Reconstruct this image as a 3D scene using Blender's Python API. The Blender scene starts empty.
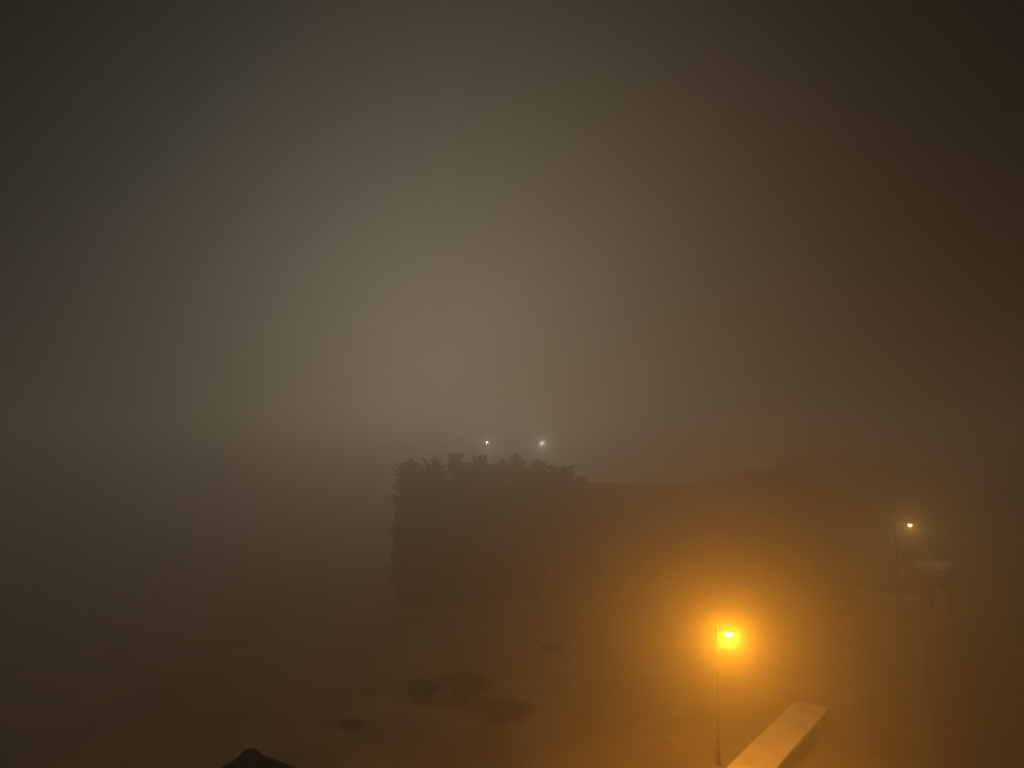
import bpy, math, random
from mathutils import Vector, Matrix

S = bpy.context.scene
C = S.collection
R = math.radians
rnd = random.Random(7)

# ------------------------------------------------------------------ camera
EYE = 9.0
FPX = 773.0
PITCH = math.atan(66 / FPX)
cam = bpy.data.cameras.new('camera')
cam.sensor_fit = 'HORIZONTAL'
cam.sensor_width = 36
cam.lens = FPX / 1024 * 36
cam.clip_start = 0.1
cam.clip_end = 3000
camo = bpy.data.objects.new('camera', cam)
camo.location = (0, 0, EYE)
camo.rotation_euler = (R(90) + PITCH, 0, 0)
C.objects.link(camo)
S.camera = camo


def ray(px, py):
    r, u = (px - 512) / FPX, (384 - py) / FPX
    return Vector((r, math.cos(PITCH) - u * math.sin(PITCH), math.sin(PITCH) + u * math.cos(PITCH)))


def on_z(px, py, z):            # the point of the plan at height z
    d = ray(px, py)
    t = (z - EYE) / d.z
    return Vector((d.x * t, d.y * t, z))


def at_y(px, py, y):            # the point at distance y
    d = ray(px, py)
    t = y / d.y
    return Vector((d.x * t, y, EYE + d.z * t))


# ------------------------------------------------------------------ materials
def new_mat(name):
    m = bpy.data.materials.new(name)
    m.use_nodes = True
    nt = m.node_tree
    return m, nt, nt.nodes['Principled BSDF']


def noise_mat(name, c1, c2, scale=4.0, rough=0.9, bump=0.0, detail=6.0, bscale=None):
    m, nt, b = new_mat(name)
    tc = nt.nodes.new('ShaderNodeTexCoord')
    n = nt.nodes.new('ShaderNodeTexNoise')
    n.inputs['Scale'].default_value = scale
    n.inputs['Detail'].default_value = detail
    nt.links.new(tc.outputs['Object'], n.inputs['Vector'])
    cr = nt.nodes.new('ShaderNodeValToRGB')
    cr.color_ramp.elements[0].position = 0.35
    cr.color_ramp.elements[1].position = 0.68
    cr.color_ramp.elements[0].color = (*c1, 1)
    cr.color_ramp.elements[1].color = (*c2, 1)
    nt.links.new(n.outputs['Fac'], cr.inputs['Fac'])
    nt.links.new(cr.outputs['Color'], b.inputs['Base Color'])
    b.inputs['Roughness'].default_value = rough
    b.inputs['Specular IOR Level'].default_value = 0.25
    if bump:
        n2 = nt.nodes.new('ShaderNodeTexNoise')
        n2.inputs['Scale'].default_value = bscale or scale * 5
        n2.inputs['Detail'].default_value = 5
        nt.links.new(tc.outputs['Object'], n2.inputs['Vector'])
        bp = nt.nodes.new('ShaderNodeBump')
        bp.inputs['Strength'].default_value = bump
        bp.inputs['Distance'].default_value = 0.05
        nt.links.new(n2.outputs['Fac'], bp.inputs['Height'])
        nt.links.new(bp.outputs['Normal'], b.inputs['Normal'])
    return m


def lamp_mat(name, col, strength):
    m, nt, b = new_mat(name)
    b.inputs['Base Color'].default_value = (0.8, 0.8, 0.8, 1)
    b.inputs['Emission Color'].default_value = (*col, 1)
    b.inputs['Emission Strength'].default_value = strength
    return m


M_ground = noise_mat('rough_ground', (0.17, 0.14, 0.085), (0.33, 0.27, 0.18), 0.35, 0.95, 0.6, 8, 9)
M_road = noise_mat('asphalt', (0.07, 0.066, 0.058), (0.115, 0.105, 0.09), 1.2, 0.8, 0.3, 8, 60)
M_bank = noise_mat('bank_grass', (0.025, 0.026, 0.012), (0.05, 0.046, 0.024), 0.5, 0.95, 0.8, 8, 6)
# thicker grass up the bank, thinning into the bare ground at its ragged foot
nt = M_bank.node_tree
ramp = next(n for n in nt.nodes if n.type == 'VALTORGB')
geo = nt.nodes.new('ShaderNodeNewGeometry')
sx = nt.nodes.new('ShaderNodeSeparateXYZ')
nt.links.new(geo.outputs['Position'], sx.inputs[0])
nz = nt.nodes.new('ShaderNodeTexNoise')
nz.inputs['Scale'].default_value = .6
nz.inputs['Detail'].default_value = 6
nt.links.new(geo.outputs['Position'], nz.inputs['Vector'])
ma = nt.nodes.new('ShaderNodeMath'); ma.operation = 'MULTIPLY_ADD'
nt.links.new(nz.outputs['Fac'], ma.inputs[0]); ma.inputs[1].default_value = 4.0
nt.links.new(sx.outputs['Z'], ma.inputs[2])
mr = nt.nodes.new('ShaderNodeMapRange')
mr.inputs['From Min'].default_value = 2.0
mr.inputs['From Max'].default_value = 5.5
nt.links.new(ma.outputs[0], mr.inputs['Value'])
mx = nt.nodes.new('ShaderNodeMixRGB')
mx.inputs['Color1'].default_value = (.24, .20, .125, 1)
nt.links.new(mr.outputs[0], mx.inputs['Fac'])
nt.links.new(ramp.outputs['Color'], mx.inputs['Color2'])
nt.links.new(mx.outputs[0], nt.nodes['Principled BSDF'].inputs['Base Color'])
M_leaf_dark = noise_mat('evergreen_leaf', (0.022, 0.032, 0.014), (0.05, 0.06, 0.024), 1.5, 0.8)
M_leaf = noise_mat('broad_leaf', (0.03, 0.034, 0.012), (0.06, 0.062, 0.022), 1.5, 0.8)
M_bush = noise_mat('bramble_leaf', (0.045, 0.04, 0.022), (0.09, 0.076, 0.042), 3, 0.9)
M_bark = noise_mat('bark', (0.05, 0.035, 0.022), (0.10, 0.075, 0.05), 6, 0.95, 0.8)
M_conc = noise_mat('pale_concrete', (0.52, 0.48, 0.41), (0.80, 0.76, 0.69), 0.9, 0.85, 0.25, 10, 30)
M_conc_body = noise_mat('shade_dark_concrete', (0.10, 0.09, 0.075), (0.24, 0.22, 0.18), 1.1, 0.9, 0.4, 8, 14)  # darker than the coping, with the wall side's shade put into its colour
M_render = noise_mat('pale_render', (0.40, 0.37, 0.32), (0.55, 0.51, 0.45), 1.1, 0.9, 0.2, 8, 30)
M_roof = noise_mat('dark_roof_tile', (0.030, 0.026, 0.020), (0.055, 0.046, 0.034), 3, 0.7, 0.3)
M_ridge = noise_mat('ridge_tile', (0.016, 0.013, 0.010), (0.028, 0.022, 0.018), 4, 0.8)
M_metal = noise_mat('galvanised_metal', (0.32, 0.32, 0.31), (0.42, 0.41, 0.39), 5, 0.5)
M_pole = noise_mat('dark_pole_paint', (0.015, 0.015, 0.014), (0.022, 0.021, 0.02), 5, 0.9)
M_housing = noise_mat('lamp_housing', (0.06, 0.06, 0.055), (0.09, 0.085, 0.08), 6, 0.5)
M_white = noise_mat('white_roof_coating', (0.72, 0.70, 0.66), (0.84, 0.82, 0.78), 1.5, 0.7)
M_wood = noise_mat('dark_door_paint', (0.05, 0.04, 0.03), (0.08, 0.06, 0.045), 4, 0.6)
M_glass, _nt, _b = new_mat('dark_glass')
_b.inputs['Base Color'].default_value = (0.02, 0.022, 0.025, 1)
_b.inputs['Roughness'].default_value = 0.08
M_frame = noise_mat('white_paint', (0.6, 0.59, 0.56), (0.72, 0.7, 0.67), 4, 0.6)

SODIUM = (1.0, 0.34, 0.012)
WARM = (1.0, 0.54, 0.13)
COOL = (0.92, 1.0, 0.80)
M_sodium = lamp_mat('sodium_lens', (1.0, 0.55, 0.07), 60)
M_warm = lamp_mat('warm_lens', (1.0, 0.62, 0.18), 12)
M_cool = lamp_mat('cool_lens', COOL, 12)


# ------------------------------------------------------------------ mesh helpers
class MB:
    def __init__(self):
        self.v, self.f = [], []

    def add(self, vs, fs):
        o = len(self.v)
        self.v += [tuple(p) for p in vs]
        self.f += [tuple(i + o for i in q) for q in fs]

    def hexa(self, b, t):       # four base points, four top points (counter-clockwise)
        self.add(list(b) + list(t), [(3, 2, 1, 0), (4, 5, 6, 7), (0, 1, 5, 4), (1, 2, 6, 5), (2, 3, 7, 6), (3, 0, 4, 7)])

    def box(self, c, s, rz=0.0):
        m = Matrix.Rotation(rz, 3, 'Z')
        p = []
        for z in (-.5, .5):
            for x, y in ((-.5, -.5), (.5, -.5), (.5, .5), (-.5, .5)):
                p.append(Vector(c) + m @ Vector((x * s[0], y * s[1], z * s[2])))
        self.hexa(p[:4], p[4:])

    def tube(self, pts, rad, n=10):
        pts = [Vector(p) for p in pts]
        if not isinstance(rad, (list, tuple)):
            rad = [rad] * len(pts)
        o = len(self.v)
        for i, p in enumerate(pts):
            d = (pts[min(i + 1, len(pts) - 1)] - pts[max(i - 1, 0)]).normalized()
            a = d.orthogonal().normalized() if abs(d.z) < .9 else Vector((1, 0, 0))
            a = (a - d * a.dot(d)).normalized()
            b = d.cross(a)
            for k in range(n):
                t = 2 * math.pi * k / n
                self.v.append(tuple(p + (a * math.cos(t) + b * math.sin(t)) * rad[i]))
        for i in range(len(pts) - 1):
            for k in range(n):
                k2 = (k + 1) % n
                self.f.append((o + i * n + k, o + i * n + k2, o + (i + 1) * n + k2, o + (i + 1) * n + k))
        self.f.append(tuple(o + k for k in reversed(range(n))))
        self.f.append(tuple(o + (len(pts) - 1) * n + k for k in range(n)))

    def ellipsoid(self, c, s, nu=16, nv=8):
        o = len(self.v)
        for j in range(1, nv):
            t = math.pi * j / nv
            for i in range(nu):
                p = 2 * math.pi * i / nu
                self.v.append((c[0] + s[0] * math.sin(t) * math.cos(p), c[1] + s[1] * math.sin(t) * math.sin(p), c[2] + s[2] * math.cos(t)))
        top = len(self.v); self.v.append((c[0], c[1], c[2] + s[2]))
        bot = len(self.v); self.v.append((c[0], c[1], c[2] - s[2]))
        for i in range(nu):
            i2 = (i + 1) % nu
            self.f.append((top, o + i, o + i2))
            self.f.append((bot, o + (nv - 2) * nu + i2, o + (nv - 2) * nu + i))
            for j in range(nv - 2):
                self.f.append((o + j * nu + i, o + (j + 1) * nu + i, o + (j + 1) * nu + i2, o + j * nu + i2))

    def leaf(self, p, size, rg):
        n = Vector((rg.gauss(0, 1), rg.gauss(0, 1), rg.gauss(0, 1))).normalized()
        a = n.orthogonal().normalized()
        b = n.cross(a)
        t = rg.uniform(0, 6.28)
        u = (a * math.cos(t) + b * math.sin(t)) * size
        w = (b * math.cos(t) - a * math.sin(t)) * size * rg.uniform(.45, .8)
        self.add([p - u, p - w * .8 + u * .1, p + u, p + w + u * .1], [(0, 1, 2, 3)])

    def build(self, name, m, parent=None, smooth=False):
        me = bpy.data.meshes.new(name)
        me.from_pydata(self.v, [], self.f)
        me.materials.append(m)
        if smooth:
            me.polygons.foreach_set('use_smooth', [True] * len(me.polygons))
        me.update()
        o = bpy.data.objects.new(name, me)
        C.objects.link(o)
        if parent:
            o.parent = parent
        return o


def tag(o, label=None, cat=None, group=None, kind=None):
    for k, v in (('label', label), ('category', cat), ('group', group), ('kind', kind)):
        if v:
            o[k] = v
    return o


def thing(name, loc, label, cat, group=None, rz=0.0):
    o = bpy.data.objects.new(name, None)
    o.empty_display_size = .2
    o.location = loc
    o.rotation_euler = (0, 0, rz)
    C.objects.link(o)
    return tag(o, label, cat, group)


# ------------------------------------------------------------------ ground
def smooth(t):
    t = max(0., min(1., t))
    return t * t * (3 - 2 * t)


def interp(tab, x):
    if x <= tab[0][0]:
        return tab[0][1]
    for (a, va), (b, vb) in zip(tab, tab[1:]):
        if x <= b:
            return va + (vb - va) * smooth((x - a) / (b - a))
    return tab[-1][1]


g = MB()
nx = ny = 90
for j in range(ny + 1):
    for i in range(nx + 1):
        x, y = -280 + 560 * i / nx, -60 + 360 * j / ny
        g.v.append((x, y, 0.0))
for j in range(ny):
    for i in range(nx):
        a = j * (nx + 1) + i
        g.f.append((a, a + 1, a + nx + 2, a + nx + 1))
tag(g.build('ground', M_ground), kind='structure')

# the road that passes the two lamps and its kerb
road = MB()
rc = [(3, 3), (8.5, 14), (13.0, 23), (17.0, 31), (20.5, 38.0), (26, 42.5), (36, 45), (60, 47), (110, 49)]
L_, R_ = [], []
for i, (x, y) in enumerate(rc):
    a = Vector(rc[max(i - 1, 0)]); b = Vector(rc[min(i + 1, len(rc) - 1)])
    d = (b - a).normalized()
    n = Vector((-d.y, d.x))
    w = 2.2
    L_.append(Vector((x, y)) + n * w * .35)
    R_.append(Vector((x, y)) - n * w * 1.3)
for p, q in zip(L_, R_):
    road.v += [(p.x, p.y, .004), (q.x, q.y, .004)]
for i in range(len(rc) - 1):
    road.f.append((2 * i + 1, 2 * i + 3, 2 * i + 2, 2 * i))
# (thin sheet 4 mm over the ground)
tag(road.build('road', M_road), kind='structure')

# grassy bank on the right, behind the lamps
prof_px = [(520, 472), (560, 480), (590, 484), (640, 486), (690, 488), (740, 480), (775, 470), (805, 461), (850, 458), (920, 464), (1024, 470), (1200, 474)]
def ridge_y(x):
    return 46.5 + 46 * smooth((x - 11) / 30)
tabx = []
for px, py in prof_px:
    yy = 46.5
    for _ in range(8):
        p = at_y(px, py, yy); yy = ridge_y(p.x)
    tabx.append((p.x, p.z))
tabx = [(1.2, 0.3), (3.6, tabx[1][1] * .96)] + [t for t in tabx if t[0] > 3.7]
bk = MB()
nx, ny = 220, 40
x0, x1 = -5.0, 110.0
rg = random.Random(3)
for j in range(ny + 1):
    for i in range(nx + 1):
        x = x0 + (x1 - x0) * i / nx
        ry = ridge_y(x)
        v = j / ny
        y = ry - 11 + 33 * v
        h = interp(tabx, x)
        if y < ry:
            f = smooth((y - (ry - 11)) / 11) ** .9
        else:
            f = 1 - smooth((y - ry - 3) / 19)
        bump = .05 * math.sin(x * 2.1 + y) + .04 * math.sin(x * 4.7 - y * 1.3) + rg.uniform(-.04, .04)
        z = h * f * (1 - .75 * smooth((x - 80) / 28)) + bump * min(1, f * 2) - .02
        if i == 0 or j in (0, ny):
            z = -.3
        bk.v.append((x, y, z))
for j in range(ny):
    for i in range(nx):
        a = j * (nx + 1) + i
        bk.f.append((a, a + 1, a + nx + 2, a + nx + 1))
tag(bk.build('hillside', M_bank, smooth=True), kind='structure')


# ------------------------------------------------------------------ vegetation
def evergreen(x, y, top, rad, seed, label, group):
    rg = random.Random(seed)
    t = thing('evergreen_tree', (x, y, 0), label, 'tree', group)
    tr = MB()
    tr.tube([(0, 0, -.1), (rg.uniform(-.05, .05), .02, top * .3), (0, 0, top * .9)], [.15, .11, .02], 8)
    for k in range(14):
        z = top * (.15 + .75 * k / 14)
        a = k * 2.4
        l = rad * .7 * (1 - .6 * k / 14)
        tr.tube([(0, 0, z), (math.cos(a) * l, math.sin(a) * l, z + l * .8)], [.035, .01], 5)
    tr.build('trunk', M_bark, t)
    cr = MB()
    boughs = []                 # upswept boughs of uneven reach carry the foliage
    nb = 46
    for k in range(nb):
        u = (k + rg.random()) / nb
        reach = rad * (.55 + .45 * min(1, u / .2)) * max(.12, 1 - u ** 3.2) * rg.uniform(.7, 1.3)
        a = k * 2.399 + rg.uniform(-.5, .5)
        zs = .15 + (top - .5) * u
        rise = rg.uniform(.25, .8) * (1.1 - .4 * u)
        boughs.append((Vector((0, 0, zs)), Vector((math.cos(a) * reach, math.sin(a) * reach, min(zs + rise, top + rg.uniform(-.15, .3)))), rg.uniform(.16, .34)))
    for k in range(2900):
        b0, b1, th = boughs[rg.randrange(nb)]
        q = rg.uniform(.05, 1.08)
        p = b0.lerp(b1, q) + Vector([max(-1.6, min(1.6, rg.gauss(0, 1))) for _ in range(3)]) * th * (1.15 - .6 * q)
        p.z = max(.06, p.z)
        cr.leaf(p, rg.uniform(.09, .19), rg)
    for k in range(7):          # loose leading shoots
        a = rg.uniform(0, 6.28); r0 = rg.uniform(0, rad * .45); zt = top + rg.uniform(-.4, .3)
        for q in range(14):
            s = q / 14
            cr.leaf(Vector((math.cos(a) * r0 * (1 - s * .4), math.sin(a) * r0 * (1 - s * .4), top * .88 + (zt - top * .88) * s)), .11 * (1.2 - s), rg)
    cr.build('crown', M_leaf_dark, t)
    return t


def broadleaf(name, x, y, top, rx, ry_, base, seed, label, cat, group=None, n=5000, leaf=(.07, .13), mat=None, trunk_r=.16):
    rg = random.Random(seed)
    t = thing(name, (x, y, 0), label, cat, group)
    rz = (top - base) / 2
    zc = base + rz
    lobes = []
    for k in range(11):
        a = rg.uniform(0, 6.28); e = rg.uniform(-.6, 1) if base > .3 else rg.uniform(-1.1, .7)
        r = rg.uniform(.35, .68)
        lobes.append((Vector((math.cos(a) * rx * r * math.cos(e * 1.2), math.sin(a) * ry_ * r * math.cos(e * 1.2), zc + rz * .62 * math.sin(e * 1.3))), rg.uniform(.36, .52)))
    lobes.append((Vector((0, 0, zc + rz * .5)), .5))
    tr = MB()
    tr.tube([(0, 0, -.1), (.05, .03, base * .6 + .05), (0, 0, zc)], [trunk_r, trunk_r * .75, trunk_r * .35], 9)
    for c, s in lobes[:8]:
        st = Vector((0, 0, base * .7 + .1 + rg.uniform(0, .3) * rz))
        tr.tube([st, st.lerp(c, .5) + Vector((0, 0, .12 * rz)), c], [trunk_r * .45, trunk_r * .28, trunk_r * .1], 6)
    tr.build('trunk', M_bark, t)
    cr = MB()
    for k in range(n):
        c, s = lobes[rg.randrange(len(lobes))]
        d = Vector((rg.gauss(0, 1), rg.gauss(0, 1), rg.gauss(0, 1))).normalized()
        q = rg.uniform(.35, 1.0) ** .5 * s * rg.choice((1, 1, 1, 1.12))
        p = c + Vector((d.x * rx * q, d.y * ry_ * q, d.z * rz * q))
        if p.z < .05:
            p.z = .05 + rg.uniform(0, .1)
        cr.leaf(p, rg.uniform(*leaf), rg)
    cr.build('crown', mat or M_leaf, t)
    return t


# dark row of evergreens in the middle distance
EV = [(400, 466), (406, 464), (417, 468), (428, 461), (434, 466), (450, 459), (461, 466), (474, 457), (487, 469), (497, 462),
      (511, 459), (524, 468), (534, 463), (547, 469), (560, 466), (575, 477)]
for i, (px, py) in enumerate(EV):
    Y = 46 + rnd.uniform(-1.3, 1.3)
    p = at_y(px + 5, py, Y)
    lab = {0: 'dark evergreen at the left end of the foggy row', 8: 'dark evergreen right below the fainter white lamp',
           12: 'dark evergreen right below the brighter white lamp',
           15: 'dark evergreen at the right end of the row where the grassy bank begins'}.get(
               i, 'dark evergreen within the foggy row, neither at an end nor below a white lamp')
    evergreen(p.x, Y, p.z, .86 + rnd.uniform(-.16, .24), 100 + i, lab, 'evergreen row in the fog')

# fainter trees behind the bank
FT = [(655, 470, 100, 3.4), (697, 462, 104, 4.6), (745, 466, 108, 3.4)]
FT_LABEL = ['faint left hand tree rising behind the dip of the bank', 'faint tallest tree rising behind the dip of the grassy bank',
            'faint right hand tree behind the rising part of the bank']
for i, (px, py, Y, r) in enumerate(FT):
    p = at_y(px, py, Y)
    broadleaf('broadleaf_tree', p.x, Y, p.z, r, r, 2.0, 200 + i, FT_LABEL[i], 'tree', 'faint trees behind the bank', 3500, (.14, .26), M_leaf_dark)

# low bushes on the open ground
BU = [(421, 702, 26, 26, 'small round dark bush, left of the two wider bushes'),
      (464, 699, 52, 30, 'wide dark bush in the middle of the open ground'),
      (502, 719, 48, 26, 'dark flat bush nearest the orange lamp on the ground'),
      (352, 728, 18, 9, 'faint small bush far left on the dim ground'),
      (552, 652, 20, 9, 'faint distant low bush left of the orange lamp glow')]
for i, (px, py, w, h, lab) in enumerate(BU):
    p = on_z(px, py, 0)
    s = p.y / FPX
    broadleaf('bush', p.x, p.y, h * s * .8, w * s * .62, w * s * .5, .05, 300 + i, lab, 'bush', 'bushes on the open ground', 2600, (.05, .09), M_bush, .04)



# ------------------------------------------------------------------ street lamps
def street_lamp(pole_xy, head, lens_mat, light_col, power, label, cat, group, lens_s=(.12, .085, .05), radius=.06, hood=.17, drop=.0):
    """slender pole, short bracket arm, hooded lantern with a bowl lens"""
    x, y = pole_xy
    t = thing('street_lamp', (x, y, 0), label, cat, group)
    h = Vector(head) - Vector((x, y, 0))
    zt = h.z + .10 - drop
    pl = MB()
    pl.tube([(0, 0, -.05), (0, 0, .7), (0, 0, .8), (0, 0, zt)], [.05, .048, .038, .022], 12)
    pl.build('pole', M_pole, t, True)
    bp = MB()
    bp.tube([(0, 0, -.02), (0, 0, .025)], .09, 12)
    bp.build('base_plate', M_pole, t)
    d = Vector((h.x, h.y, 0))
    ar = MB()
    ar.tube([(0, 0, zt - .22), d * .2 + Vector((0, 0, zt + .08 + drop * .35)), d * .6 + Vector((0, 0, zt + .04 + drop * .85)), d * .96 + Vector((0, 0, zt + .01 + drop))], [.02, .02, .018, .018], 8)
    ar.build('arm', M_pole, t, True)
    ho = MB()                   # shallow hood, open below
    n = 16
    rings = [(0.035, .115), (.09, .10), (hood * .85, .07), (hood, .035), (hood, .025), (hood * .8, .045)]
    for r_, z_ in rings:
        for k in range(n):
            a = 2 * math.pi * k / n
            ho.v.append((h.x + r_ * 1.25 * math.cos(a), h.y + r_ * .8 * math.sin(a), h.z + z_ + .03))
    for q in range(len(rings) - 1):
        for k in range(n):
            k2 = (k + 1) % n
            ho.f.append((q * n + k, (q + 1) * n + k, (q + 1) * n + k2, q * n + k2))
    ho.f.append(tuple(range(n)))
    ho.f.append(tuple(reversed(range((len(rings) - 1) * n, len(rings) * n))))
    hd = ho.build('hood', M_housing, t, True)
    le = MB()
    le.ellipsoid((h.x, h.y, h.z), lens_s, 14, 8)
    le.build('lens', lens_mat, hd, True)
    ld = bpy.data.lights.new('lamp_bulb', 'POINT')
    ld.color = light_col
    ld.energy = power
    ld.shadow_soft_size = radius
    lo = bpy.data.objects.new('lamp_bulb', ld)
    lo.location = (h.x, h.y, h.z - lens_s[2] - radius - .004)
    lo.parent = hd
    C.objects.link(lo)
    return t


h1 = at_y(729, 634, 21.0)
street_lamp((at_y(716, 634, 23.0).x, 23.0), h1, M_sodium, SODIUM, 800,
            'bright orange street lamp glowing in the fog', 'street lamp', 'orange street lamps', drop=.42)
h2 = at_y(910, 525, 41.5)
street_lamp((h2.x - .35, 42.4), h2, M_warm, WARM, 85,
            'smaller pale yellow street lamp on the far right', 'street lamp', 'orange street lamps', (.11, .09, .07), .03, .12)
for (px, py, pw, lab) in ((542, 443, 60, 'brighter white street lamp above the right of the dark trees'),
                          (487, 442, 35, 'fainter white street lamp above the left of the dark trees')):
    p = at_y(px, py, 76)
    street_lamp((p.x - .3, 76.6), p, M_cool, COOL, pw * 2.2, lab, 'street lamp', 'distant white street lamps', (.10, .09, .07), .03, .11)


# ------------------------------------------------------------------ walls
def wall_run(name, a, b, width, z0, z1, m, label, cap=None):
    t = thing(name, ((a[0] + b[0]) / 2, (a[1] + b[1]) / 2, 0), label, 'wall')
    d = Vector((b[0] - a[0], b[1] - a[1], 0))
    L = d.length
    rz = math.atan2(d.y, d.x)
    t.rotation_euler = (0, 0, rz)
    w = MB()
    w.box((0, 0, (z0 + z1 - .08) / 2), (L - .04, width - .10, z1 - z0 - .08))
    w.build('wall_body', m, t)
    c = MB()
    e, q = .02, .08             # coping: slabs with open joints, each laid a touch out of true
    hy = width / 2
    ns = max(1, round(L / 1.25))
    rg = random.Random(int(L * 100))
    for k in range(ns):
        xa, xb = -L / 2 + L * k / ns + .006, -L / 2 + L * (k + 1) / ns - .006
        dy, dz, tw = rg.uniform(-.012, .012), rg.uniform(-.006, .006), rg.uniform(-.006, .006)
        b0 = [(xa, -hy + dy - tw, z1 - q), (xb, -hy + dy + tw, z1 - q), (xb, hy + dy + tw, z1 - q), (xa, hy + dy - tw, z1 - q)]
        b1 = [(x, y, z1 - e + dz) for x, y, _ in b0]
        tp = [(x + (e if n in (0, 3) else -e) * .5, y + (e if n < 2 else -e), z1 + dz) for n, (x, y, _) in enumerate(b0)]
        fs = []
        for r0 in (0, 4):
            for n in range(4):
                n2 = (n + 1) % 4
                fs.append((r0 + n, r0 + n2, r0 + 4 + n2, r0 + 4 + n))
        c.add(b0 + b1 + tp, fs + [(8, 9, 10, 11), (3, 2, 1, 0)])
    c.build('coping', cap or m, t)
    return t


ZW = .5
pa = on_z(700, 822, ZW); pb = on_z(811, 704, ZW)
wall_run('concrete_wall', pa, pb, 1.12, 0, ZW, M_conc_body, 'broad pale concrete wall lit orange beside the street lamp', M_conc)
pa = on_z(806, 585, .35); pb = on_z(962, 603, .35)
wall_run('low_wall', pa, pb, .4, 0, .35, M_white, 'faint thin low wall below the pale flat roof on the right')

# kerb across the open ground
pa = on_z(622, 720, .03); pb = on_z(674, 745, .03)
kb = MB()
d = (pb - pa)
kb.box((0, 0, .0), (d.length, .09, .07))
ko = kb.build('kerb', M_ground)
ko.location = ((pa.x + pb.x) / 2, (pa.y + pb.y) / 2, 0)
ko.rotation_euler = (0, 0, math.atan2(d.y, d.x))
tag(ko, kind='structure')

# ------------------------------------------------------------------ hut by the second lamp
hz = 2.55
c0 = on_z(928, 564, hz); c1 = on_z(962, 567, hz)
hw = (c1 - c0).length
hut = thing('hut', ((c0.x + c1.x) / 2, (c0.y + c1.y) / 2 + .95, 0), 'small hut with pale flat roof near the yellow lamp', 'hut', None, math.atan2(c1.y - c0.y, c1.x - c0.x))
w = MB(); w.box((0, 0, (hz - .24) / 2), (hw - .3, 1.7, hz - .24)); w.build('wall', M_render, hut)
r = MB(); r.hexa([(-hw / 2, -1, hz - .24), (hw / 2, -1, hz - .24), (hw / 2, 1, hz - .24), (-hw / 2, 1, hz - .24)],
                 [(-hw / 2, -1, hz), (hw / 2, -1, hz), (hw / 2, 1, hz + .03), (-hw / 2, 1, hz + .03)])
r.build('roof', M_white, hut)
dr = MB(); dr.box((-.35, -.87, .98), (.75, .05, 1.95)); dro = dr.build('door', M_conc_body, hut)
hn = MB(); hn.tube([(-.1, -.93, 1.0), (-.1, -.93, 1.14)], .015, 8); hn.build('handle', M_metal, dro)
wf = MB()
for cx, cz, sx, sz in ((.5, 1.93, .7, .06), (.5, 1.17, .7, .06), (.18, 1.55, .06, .70), (.82, 1.55, .06, .70)):
    wf.box((cx, -.87, cz), (sx, .06, sz))
wo = wf.build('window', M_render, hut)
gp = MB(); gp.box((.5, -.86, 1.55), (.58, .02, .70)); gp.build('pane', M_glass, wo)

# ------------------------------------------------------------------ neighbouring house, only its roof tip in view
ap = at_y(250, 758, 7.6)
house = thing('house', (ap.x, ap.y, 0), 'dark hipped roof tip at the bottom left edge', 'house', None, R(-26))
HW, EV_Z = 3.6, ap.z - 2.6
w = MB(); w.box((0, 0, EV_Z / 2), (2 * HW - .8, 2 * HW - .8, EV_Z)); w.build('wall', M_render, house)
r = MB()
e = [(-HW, -HW), (HW, -HW), (HW, HW), (-HW, HW)]
N = 9                            # courses of tiles as small steps
for k in range(N):
    f0, f1 = 1 - k / N, 1 - (k + 1) / N
    zb, zt = EV_Z + (ap.z - EV_Z) * k / N, EV_Z + (ap.z - EV_Z) * (k + 1) / N
    f1 = max(f1, .004)
    r.hexa([(x * f0, y * f0, zb + .004) for x, y in e], [(x * f1, y * f1, zt - .002) for x, y in e])
ro = r.build('roof', M_roof, house)
rd = MB()
for x, y in e:
    rd.tube([(x, y, EV_Z + .03), (x * .5, y * .5, (EV_Z + ap.z) / 2 + .03), (0, 0, ap.z + .01)], .055, 8)
rd.ellipsoid((0, 0, ap.z - .05), (.13, .13, .13))
rd.build('ridge_cap', M_ridge, ro)
dr = MB(); dr.box((0, -HW + .39, 1.02), (.9, .06, 2.04)); dr.build('door', M_wood, house)
for sx in (-1.8, 1.8):
    wf = MB()
    wf.box((sx, -HW + .39, 2.15), (1.3, .08, .08)); wf.box((sx, -HW + .39, .95), (1.3, .08, .08))
    wf.box((sx - .61, -HW + .39, 1.55), (.08, .08, 1.12)); wf.box((sx + .61, -HW + .39, 1.55), (.08, .08, 1.12))
    wo = wf.build('window', M_frame, house)
    gp = MB(); gp.box((sx, -HW + .39, 1.55), (1.14, .03, 1.12)); gp.build('pane', M_glass, wo)

# ------------------------------------------------------------------ fog
hb = MB()
HX0, HX1, HY0, HY1, HZ0, HZ1 = -290, 290, -70, 310, -1.3, 13.0
hb.hexa([(HX0, HY0, HZ0), (HX1, HY0, HZ0), (HX1, HY1, HZ0), (HX0, HY1, HZ0)], [(HX0, HY0, HZ1), (HX1, HY0, HZ1), (HX1, HY1, HZ1), (HX0, HY1, HZ1)])
mh = bpy.data.materials.new('fog_air')
mh.use_nodes = True
nt = mh.node_tree
nt.nodes.clear()
out = nt.nodes.new('ShaderNodeOutputMaterial')
pv = nt.nodes.new('ShaderNodeVolumePrincipled')
pv.inputs['Color'].default_value = (.97, .97, .97, 1)
pv.inputs['Density'].default_value = 0.028
pv.inputs['Anisotropy'].default_value = 0.78
nt.links.new(pv.outputs['Volume'], out.inputs['Volume'])
tag(hb.build('haze', mh), kind='stuff')

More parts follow.
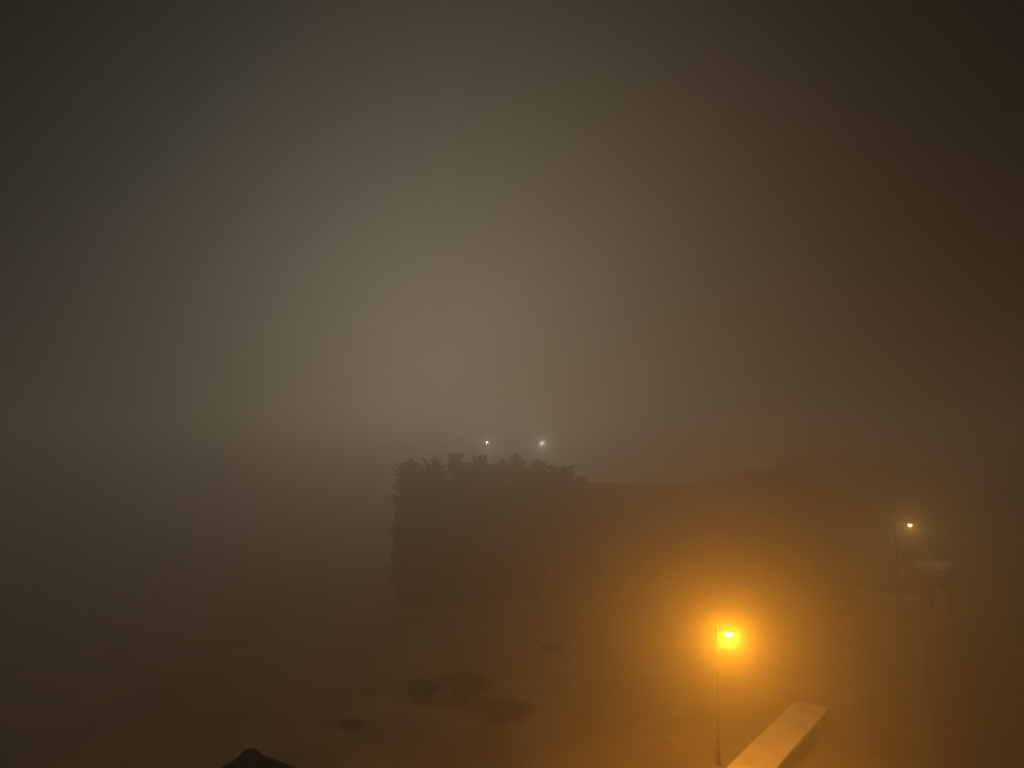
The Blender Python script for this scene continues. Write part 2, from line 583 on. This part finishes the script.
# ------------------------------------------------------------------ night sky lit by a town beyond the trees
wd = bpy.data.worlds.new('World')
S.world = wd
wd.use_nodes = True
nt = wd.node_tree
nd, lk = nt.nodes, nt.links
bg = nd['Background']
tc = nd.new('ShaderNodeTexCoord')
sp = nd.new('ShaderNodeSeparateXYZ')
lk.new(tc.outputs['Generated'], sp.inputs[0])


def mth(op, a, b=None):
    n = nd.new('ShaderNodeMath')
    n.operation = op
    for i, v in enumerate((a, b)):
        if v is None:
            continue
        if isinstance(v, (int, float)):
            n.inputs[i].default_value = v
        else:
            lk.new(v, n.inputs[i])
    return n.outputs[0]


az = mth('ARCTAN2', sp.outputs['X'], sp.outputs['Y'])
el = mth('ARCTAN2', sp.outputs['Z'], sp.outputs['Y'])
front = mth('GREATER_THAN', sp.outputs['Y'], 0.0)
chan = []
for amp, a0, e0, sa, se, base in ((.113, -2.0, 8.6, 17.6, 16.6, .0065), (.093, -4.0, 9.2, 17.0, 16.1, .005), (.064, -5.8, 9.8, 16.5, 15.5, .0034)):
    u = mth('DIVIDE', mth('SUBTRACT', az, R(a0)), R(sa))
    v = mth('DIVIDE', mth('SUBTRACT', el, R(e0)), R(se))
    q = mth('MULTIPLY', mth('ADD', mth('MULTIPLY', u, u), mth('MULTIPLY', v, v)), -.5)
    gl = mth('MULTIPLY', mth('MULTIPLY', mth('POWER', math.e, q), amp), front)
    up = mth('POWER', mth('MAXIMUM', sp.outputs['Z'], 0.0), 12.0)   # overhead glow added above the view to lift fog and ground
    chan.append(mth('ADD', mth('ADD', gl, base), mth('MULTIPLY', up, base * 70)))
cb = nd.new('ShaderNodeCombineXYZ')
for i in range(3):
    lk.new(chan[i], cb.inputs[i])
lk.new(cb.outputs[0], bg.inputs['Color'])
bg.inputs['Strength'].default_value = 1.0

# sun lamp added to brighten the fog from beyond the trees, no moon seen
FILL_AZ, FILL_EL = -6, 10.5
sun = bpy.data.lights.new('fog_fill_light', 'SUN')
sun.energy = 0.076
sun.angle = R(12)
sun.color = (1.0, .82, .58)
so = bpy.data.objects.new('fog_fill_light', sun)
so.rotation_euler = Vector((-math.sin(R(FILL_AZ)) * math.cos(R(FILL_EL)), -math.cos(R(FILL_AZ)) * math.cos(R(FILL_EL)), -math.sin(R(FILL_EL)))).to_track_quat('-Z', 'Y').to_euler()
C.objects.link(so)

# ------------------------------------------------------------------ render settings
S.render.engine = 'CYCLES'
cy = S.cycles
cy.use_denoising = True
try:
    cy.denoiser = 'OPENIMAGEDENOISE'
except Exception:
    pass
cy.use_adaptive_sampling = False
cy.max_bounces = 8
cy.volume_bounces = 6
cy.diffuse_bounces = 3
cy.sample_clamp_indirect = 4
cy.caustics_reflective = False
cy.caustics_refractive = False
vs = S.view_settings
vs.view_transform = 'Standard'
vs.look = 'None'
vs.exposure = 0
vs.gamma = 1
vs.use_curve_mapping = False
